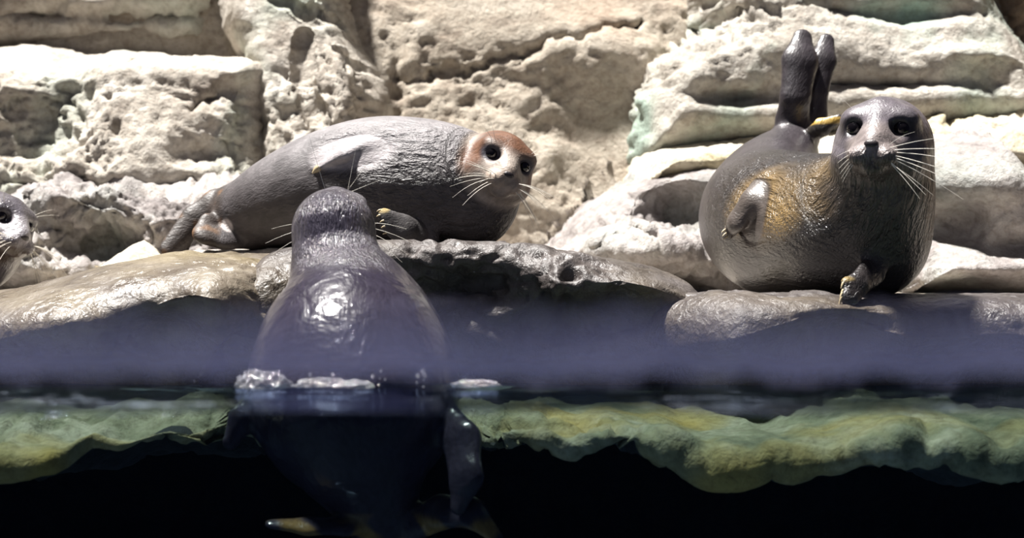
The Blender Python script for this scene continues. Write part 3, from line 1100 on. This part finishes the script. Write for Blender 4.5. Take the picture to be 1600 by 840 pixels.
def tuftA(V, h, fl):
    t = np.clip((V[:, 0] - P(480, 0, 4.4)[0]) / 0.12, 0, 1) * np.clip((0.74 - V[:, 2]) / 0.05, 0.25, 1)
    t = t * (1 - blob(h, (0, 0.05, 0), (0.11, 0.17, 0.11), 0.2))
    t = t * (1 - blob(V, P(545, 236, 4.33), (0.125, 0.06, 0.05), 0.3)) * (1 - blob(V, P(635, 355, 4.25), (0.10, 0.06, 0.06), 0.3))
    return 0.10 + 0.9 * t


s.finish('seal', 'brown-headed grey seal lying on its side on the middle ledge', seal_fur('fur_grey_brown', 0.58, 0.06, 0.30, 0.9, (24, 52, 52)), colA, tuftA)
s.whiskers(12, 0.10, seed=3)
s.claw(P(494, 264, 4.335), (-0.8, -0.1, -0.5), 0.018, 0.010)
for i in range(5):
    s.claw(P(592 + 3 * i, 327 + 9 * i, 4.236), (-0.9, -0.2, -0.2), 0.009, 0.003)

# ---- the wet seal rising from the water with its back turned
lo, hi = bbox_px(385, 270, 760, 640, 3.22, 4.0)
lo[2] = -0.55
lo[0] -= 0.10
hi[0] += 0.10
s = Seal(P(560, 840, 3.55), lo, hi, 0.005)
s.body([(600, 840, 42, 3.52), (588, 790, 70, 3.50), (572, 725, 118, 3.50), (560, 660, 156, 3.52), (553, 600, 164, 3.56), (551, 552, 154, 3.60), (550, 507, 134, 3.64), (542, 457, 102, 3.68), (530, 425, 74, 3.70), (523, 392, 58, 3.72), (521, 360, 54, 3.73)])
s.F.cone(P(528, 428, 3.70), P(522, 372, 3.73), R_(64, 3.7), R_(55, 3.7), 0.06)
s.head(P(522, 350, 3.74), (0.0, 0.93, 0.28), 0, 0.90, k_neck=0.03)
s.F.flipper([P(590, 815, 3.50), P(540, 822, 3.42), P(480, 822, 3.38), P(425, 818, 3.36)], [R_(30, 3.5), R_(22, 3.42), R_(20, 3.38), R_(12, 3.36)], (0.1, -0.5, 0.86), 0.45, 0.02)
s.F.flipper([P(620, 830, 3.50), P(690, 800, 3.42), P(735, 800, 3.38), P(775, 838, 3.36)], [R_(30, 3.5), R_(30, 3.42), R_(26, 3.38), R_(12, 3.36)], (0.1, -0.8, 0.5), 0.45, 0.02)
# fore flipper held at the side under water
s.F.flipper([P(690, 655, 3.46), P(722, 690, 3.38), P(728, 745, 3.34), P(716, 790, 3.34)], [R_(34, 3.4), R_(34, 3.38), R_(30, 3.34), R_(16, 3.34)], (-0.5, -0.85, 0.1), 0.45, 0.03)
s.F.flipper([P(410, 640, 3.50), P(378, 655, 3.46), P(360, 690, 3.44)], [R_(26, 3.5), R_(22, 3.46), R_(14, 3.44)], (0.5, -0.85, 0.1), 0.45, 0.03)


def colB(V, h, fl):
    c = np.tile([0.026, 0.022, 0.035], (len(V), 1))
    c = lerp(c, np.tile([0.052, 0.046, 0.064], (len(V), 1)), blob(h, (0, 0, 0), (0.12, 0.16, 0.2), 0.5))
    lowf = np.clip((P(0, 800, 3.4)[2] - V[:, 2]) / 0.02, 0, 1)
    n_ = np.clip(perlin(V * 18 + 7) * 3, 0, 1)
    c = lerp(c, np.tile([0.16, 0.10, 0.04], (len(V), 1)), lowf * n_)
    return c


def tuftB(V, h, fl):
    return 0.06 + 0.80 * np.clip((V[:, 2] - 0.25) / 0.06, 0, 1)


s.finish('seal', 'glossy dark seal rising from the water with its back turned', seal_fur('fur_wet_dark', 0.30, 0.75, 0.07, 0.65, (22, 120, 120), fold=0.22, mottle=0.15, spec=0.25, fuzz=0.0), colB, tuftB)
for sx_ in (-1, 1):
    for i, (dz, L) in enumerate(((0.25, 0.075), (-0.05, 0.09), (-0.35, 0.08), (-0.6, 0.07))):
        s.hair((sx_ * 0.045, 0.15, -0.03 - 0.006 * i), (sx_ * 1.0, -0.22, dz * 0.7), L + 0.055, 0.22, 0.0009)
s.hair((0.03, 0.085, 0.075), (0.62, 0.1, 0.8), 0.13, -0.05, 0.0008)
s.hair((0.03, 0.085, 0.075), (0.22, 0.1, 1.0), 0.11, -0.02, 0.0007)
s.hair((-0.03, 0.085, 0.075), (-0.28, 0.1, 0.95), 0.13, -0.05, 0.0008)
s.hair((0.035, 0.085, 0.07), (0.9, 0.1, 0.35), 0.09, 0.0, 0.0006)

# ---- the fat seal resting upright on the low ledge
lo, hi = bbox_px(1095, 60, 1475, 500, 3.66, 5.15)
lo[0], hi[0] = P(1095, 0, 4.0)[0], 1.30
lo[2], hi[2] = 0.16, 1.22
s = Seal(P(1290, 458, 4.2), lo, hi, 0.005)
s.body([(1250, 205, 24, 4.95), (1236, 235, 46, 4.92), (1206, 285, 78, 4.82), (1198, 335, 106, 4.66), (1228, 352, 116, 4.48), (1278, 354, 114, 4.32), (1325, 350, 112, 4.18), (1355, 330, 105, 4.10), (1374, 285, 88, 4.02), (1380, 240, 74, 3.97)])
s.F.cone(P(1368, 385, 4.12), P(1350, 380, 4.15), R_(78, 4.1), R_(80, 4.1), 0.05)
s.head(P(1381, 219, 3.97), (-0.36, -0.92, -0.10), 3, 1.17, k_neck=0.045)
# hind flippers raised behind
s.F.flipper([P(1240, 225, 4.93), P(1238, 190, 4.92), P(1243, 150, 4.90), P(1250, 95, 4.92), P(1254, 60, 4.95)], [R_(30, 4.9), R_(27, 4.9), R_(24, 4.9), R_(29, 4.9), R_(16, 4.9)], (0.1, -0.95, 0.2), 0.5, 0.02)
s.F.flipper([P(1262, 215, 4.95), P(1274, 180, 4.95), P(1278, 140, 4.95), P(1286, 95, 4.97), P(1292, 64, 5.0)], [R_(20, 4.9), R_(19, 4.9), R_(17, 4.9), R_(22, 4.9), R_(13, 4.9)], (0.1, -0.95, 0.2), 0.5, 0.015)
s.F.flipper([P(1258, 214, 4.86), P(1285, 198, 4.82), P(1312, 184, 4.80)], [R_(10, 4.8), R_(14, 4.8), R_(7, 4.8)], (0.2, -0.9, 0.2), 0.4, 0.01)
# fore flipper along the flank
s.F.flipper([P(1196, 290, 4.28), P(1176, 312, 4.26), P(1152, 345, 4.28), P(1136, 366, 4.32)], [R_(22, 4.3), R_(21, 4.26), R_(18, 4.28), R_(11, 4.3)], (-0.55, -0.75, 0.35), 0.6, 0.02)
# fore paw folded on the lip of the ledge
s.F.flipper([P(1362, 425, 3.98), P(1340, 445, 3.905), P(1328, 464, 3.875)], [R_(24, 3.9), R_(19, 3.84), R_(17, 3.8)], (0.2, -0.95, 0.1), 0.45, 0.02)
s.F.cone(P(1322, 440, 3.885), P(1345, 444, 3.905), R_(9, 3.8), R_(10, 3.8), 0.008, unit((0.1, -0.9, 0.4)), 0.6)


def colD(V, h, fl):
    N = len(V)
    c = np.tile([0.020, 0.0165, 0.017], (N, 1))
    rear = np.clip((V[:, 1] - 4.45) / 0.2, 0, 1)
    c = lerp(c, np.tile([0.038, 0.032, 0.037], (N, 1)), rear)
    n_ = perlin(V * 9 + 2) * 0.5 + 0.5
    gold = np.maximum(blob(V, P(1215, 325, 4.25), (0.10, 0.14, 0.08), 0.7), blob(V, P(1300, 285, 4.0), (0.16, 0.2, 0.06), 0.8) * 0.55)
    c = lerp(c, np.tile([0.24, 0.155, 0.058], (N, 1)), gold * np.clip(n_ * 1.2, 0, 1))
    hd = blob(h, (0, 0.03, 0.02), (0.115, 0.15, 0.10), 0.3)
    c = lerp(c, np.tile([0.105, 0.092, 0.105], (N, 1)), hd)
    muz = blob(h, (0, 0.15, -0.01), (0.055, 0.05, 0.035), 0.5)
    c = lerp(c, np.tile([0.20, 0.17, 0.165], (N, 1)), muz)
    throat = blob(h, (0, 0.12, -0.10), (0.08, 0.10, 0.05), 0.6)
    c = lerp(c, np.tile([0.05, 0.038, 0.030], (N, 1)), throat)
    eye = np.maximum(blob(h, (0.049, 0.09, 0.022), (0.026, 0.030, 0.021), 0.5), blob(h, (-0.049, 0.09, 0.022), (0.026, 0.030, 0.021), 0.5))
    c = lerp(c, np.tile([0.022, 0.018, 0.022], (N, 1)), eye)
    fl_ = blob(V, P(1165, 325, 4.25), (0.075, 0.06, 0.10), 0.2)
    c = lerp(c, np.tile([0.085, 0.07, 0.062], (N, 1)), fl_)
    web = blob(V, P(1288, 197, 4.81), (0.075, 0.04, 0.03), 0.2)
    c = lerp(c, np.tile([0.03, 0.025, 0.02], (N, 1)), web)
    edge_ = blob(V, P(1288, 188, 4.81), (0.075, 0.05, 0.008), 0.8) * web
    c = lerp(c, np.tile([0.55, 0.36, 0.08], (N, 1)), edge_)
    paw = blob(V, P(1322, 434, 3.865), (0.02, 0.04, 0.006), 0.6)
    c = lerp(c, np.tile([0.30, 0.22, 0.09], (N, 1)), paw * 0.7)
    return c


def tuftD(V, h, fl):
    t = np.clip((4.55 - V[:, 1]) / 0.25, 0, 1) * np.clip((V[:, 2] - 0.30) / 0.12, 0.2, 1)
    t = t * (1 - blob(h, (0, 0.05, 0.045), (0.12, 0.16, 0.09), 0.2))
    t = t * (1 - blob(V, P(1165, 325, 4.25), (0.075, 0.06, 0.10), 0.2))
    return 0.10 + 0.9 * t


s.finish('seal', 'fat dark seal resting upright on the low ledge, face turned up', seal_fur('fur_dark_brown', 0.42, 0.30, 0.22, 0.9, (14, 52, 52), mottle=0.2), colD, tuftD)
for i, (dy, dz, L) in enumerate(((0.25, 0.30, 0.13), (0.10, 0.10, 0.17), (0.2, -0.02, 0.14), (0.05, -0.20, 0.19), (0.15, -0.30, 0.17), (0.1, -0.45, 0.19), (0.2, -0.75, 0.12), (0.2, -1.0, 0.11), (0.1, -0.6, 0.12))):
    s.hair((-0.034 - 0.003 * (i % 3), 0.172 - 0.004 * (i % 3), -0.022 - 0.004 * i), (-1.0, dy, dz), L, 0.10, 0.0012)
s.hair((-0.034, 0.165, -0.015), (-0.9, 0.2, 0.75), 0.08, 0.25, 0.0008)
for i in range(6):
    s.hair((0.036, 0.170, -0.024 - 0.006 * i), (0.8, 0.4, -0.2 - 0.2 * i), 0.045, 0.2, 0.0008)
s.hair((0.055, 0.085, 0.062), (0.7, 0.1, 0.75), 0.07, 0.1, 0.0007)
for i in range(5):
    s.claw(P(1313 - 1.2 * i, 440 + 7.5 * i, 3.86), (-0.5, -0.3, -0.8), 0.012, 0.0035)
for i in range(3):
    s.claw(P(1131 + 2 * i, 358 + 6 * i, 4.30), (-0.7, -0.4, -0.3), 0.014, 0.003)

# ---- the seal peering in at the edge of the pool
lo, hi = bbox_px(-330, 270, 80, 520, 4.36, 5.0)
s = Seal(P(-60, 470, 4.65), lo, hi, 0.005)
s.body([(-300, 412, 40, 4.80), (-230, 402, 60, 4.78), (-150, 394, 74, 4.74), (-80, 390, 74, 4.70), (-35, 390, 66, 4.67), (-8, 368, 54, 4.65)])
s.head(P(-5, 347, 4.62), (0.70, -0.66, -0.25), 16, 0.98, k_neck=0.03)
s.F.flipper([P(-70, 440, 4.60), P(-50, 462, 4.52), P(-20, 470, 4.48)], [R_(24, 4.6), R_(20, 4.5), R_(12, 4.5)], (0.2, -0.4, 0.9), 0.45, 0.02)
s.F.flipper([P(-290, 430, 4.80), P(-322, 440, 4.78)], [R_(24, 4.8), R_(12, 4.8)], (0, -0.9, 0.3), 0.5, 0.02)


def colC(V, h, fl):
    N = len(V)
    c = np.tile([0.10, 0.09, 0.105], (N, 1))
    muz = blob(h, (0, 0.13, 0.0), (0.06, 0.06, 0.035), 0.5)
    c = lerp(c, np.tile([0.30, 0.28, 0.30], (N, 1)), muz)
    throat = blob(h, (0, 0.13, -0.085), (0.06, 0.08, 0.035), 0.6)
    c = lerp(c, np.tile([0.08, 0.06, 0.05], (N, 1)), throat)
    eye = np.maximum(blob(h, (0.049, 0.092, 0.022), (0.025, 0.028, 0.020), 0.5), blob(h, (-0.049, 0.092, 0.022), (0.025, 0.028, 0.020), 0.5))
    return lerp(c, np.tile([0.03, 0.025, 0.035], (N, 1)), eye)


s.finish('seal', 'violet-grey long-whiskered seal peering over the sloping tan ledge', seal_fur('fur_violet_grey', 0.32, 0.5, 0.18, 0.6, (18, 70, 70), mottle=0.15), colC, lambda V, h, fl: 0.35 + 0 * V[:, 0])
s.whiskers(15, 0.14, seed=11, sag=0.3, down=0.15)

# ------------------------------------------------------------------ splashes and drops at the rising seal
def clear_water():
    t = NT('splash_water')
    n = t.bump(t.noise(t.coords(), 110.0, 3, 0.6), 0.8, 0.02)
    di = t.n('ShaderNodeBsdfDiffuse')
    t.l(t.ramp(t.noise(t.coords(), 40.0, 2), [(0, (0.55, 0.56, 0.66)), (1, (0.85, 0.85, 0.92))]), di.inputs[0])
    gl = t.n('ShaderNodeBsdfGlossy', i_Roughness=0.10)
    t.l(n, gl.inputs['Normal'])
    tr = t.n('ShaderNodeBsdfTransparent')
    m1 = t.n('ShaderNodeMixShader', i_0=0.75)
    t.l(di.outputs[0], m1.inputs[1])
    t.l(gl.outputs[0], m1.inputs[2])
    foam = t.ramp(t.noise(t.coords(), 55.0, 3, 0.6), [(0.35, (0.06,) * 3), (0.66, (0.42,) * 3)])
    m2 = t.n('ShaderNodeMixShader')
    t.l(foam, m2.inputs[0])
    t.l(tr.outputs[0], m2.inputs[1])
    t.l(m1.outputs[0], m2.inputs[2])
    return t.surface(m2.outputs[0])


M_SPLASH = clear_water()


def splash(name, px, py, Y, wpx, hpx, seed, label):
    c = P(px, py, Y)
    w, h = R_(wpx, Y), R_(hpx, Y)
    v, f = uv_ball([w / 2, w / 2.6, h], np.eye(3), 40, 24)
    v[:, 2] = np.where(v[:, 2] < 0, v[:, 2] * 0.15, v[:, 2])
    q = v * 38 + seed
    d = np.abs(perlin(q)) * 0.35 + perlin(q * 2.3) * 0.18
    v = v * (0.85 + d[:, None])
    c[2] = 0.004
    return tag(link(name, make_mesh(name, v, f, M_SPLASH), None, tuple(c)), label, 'splash')


splash('splash', 412, 605, 3.28, 92, 27, 3.3, 'peaked clear splash left of the rising seal')
splash('splash', 500, 605, 3.26, 90, 16, 8.1, 'low frothy splash against the rising seal\'s back')
splash('splash', 555, 606, 3.25, 70, 12, 5.5, 'flat sparkling splash at the middle of the rising seal\'s back')
splash('splash', 745, 606, 3.40, 85, 12, 1.7, 'small dull ripple lump right of the rising seal')
dv, df = uv_ball([0.0045, 0.0045, 0.0052], np.eye(3), 12, 8)
drop_me = make_mesh('water_drop', dv, df, M_SPLASH)
rg = random.Random(5)
for i in range(26):
    px = rg.choice([rg.uniform(365, 395), rg.uniform(470, 520), rg.uniform(560, 605), rg.uniform(640, 665)])
    py = rg.uniform(578, 606)
    c = P(px, py, 3.22 + rg.uniform(-0.02, 0.03))
    o = link('water_drop', drop_me, None, tuple(c))
    k_ = rg.uniform(0.4, 1.1)
    o.scale = (k_, k_, k_)
    tag(o, 'clear water drop flung up beside the rising seal', 'water drop', 'water drops around the rising seal')
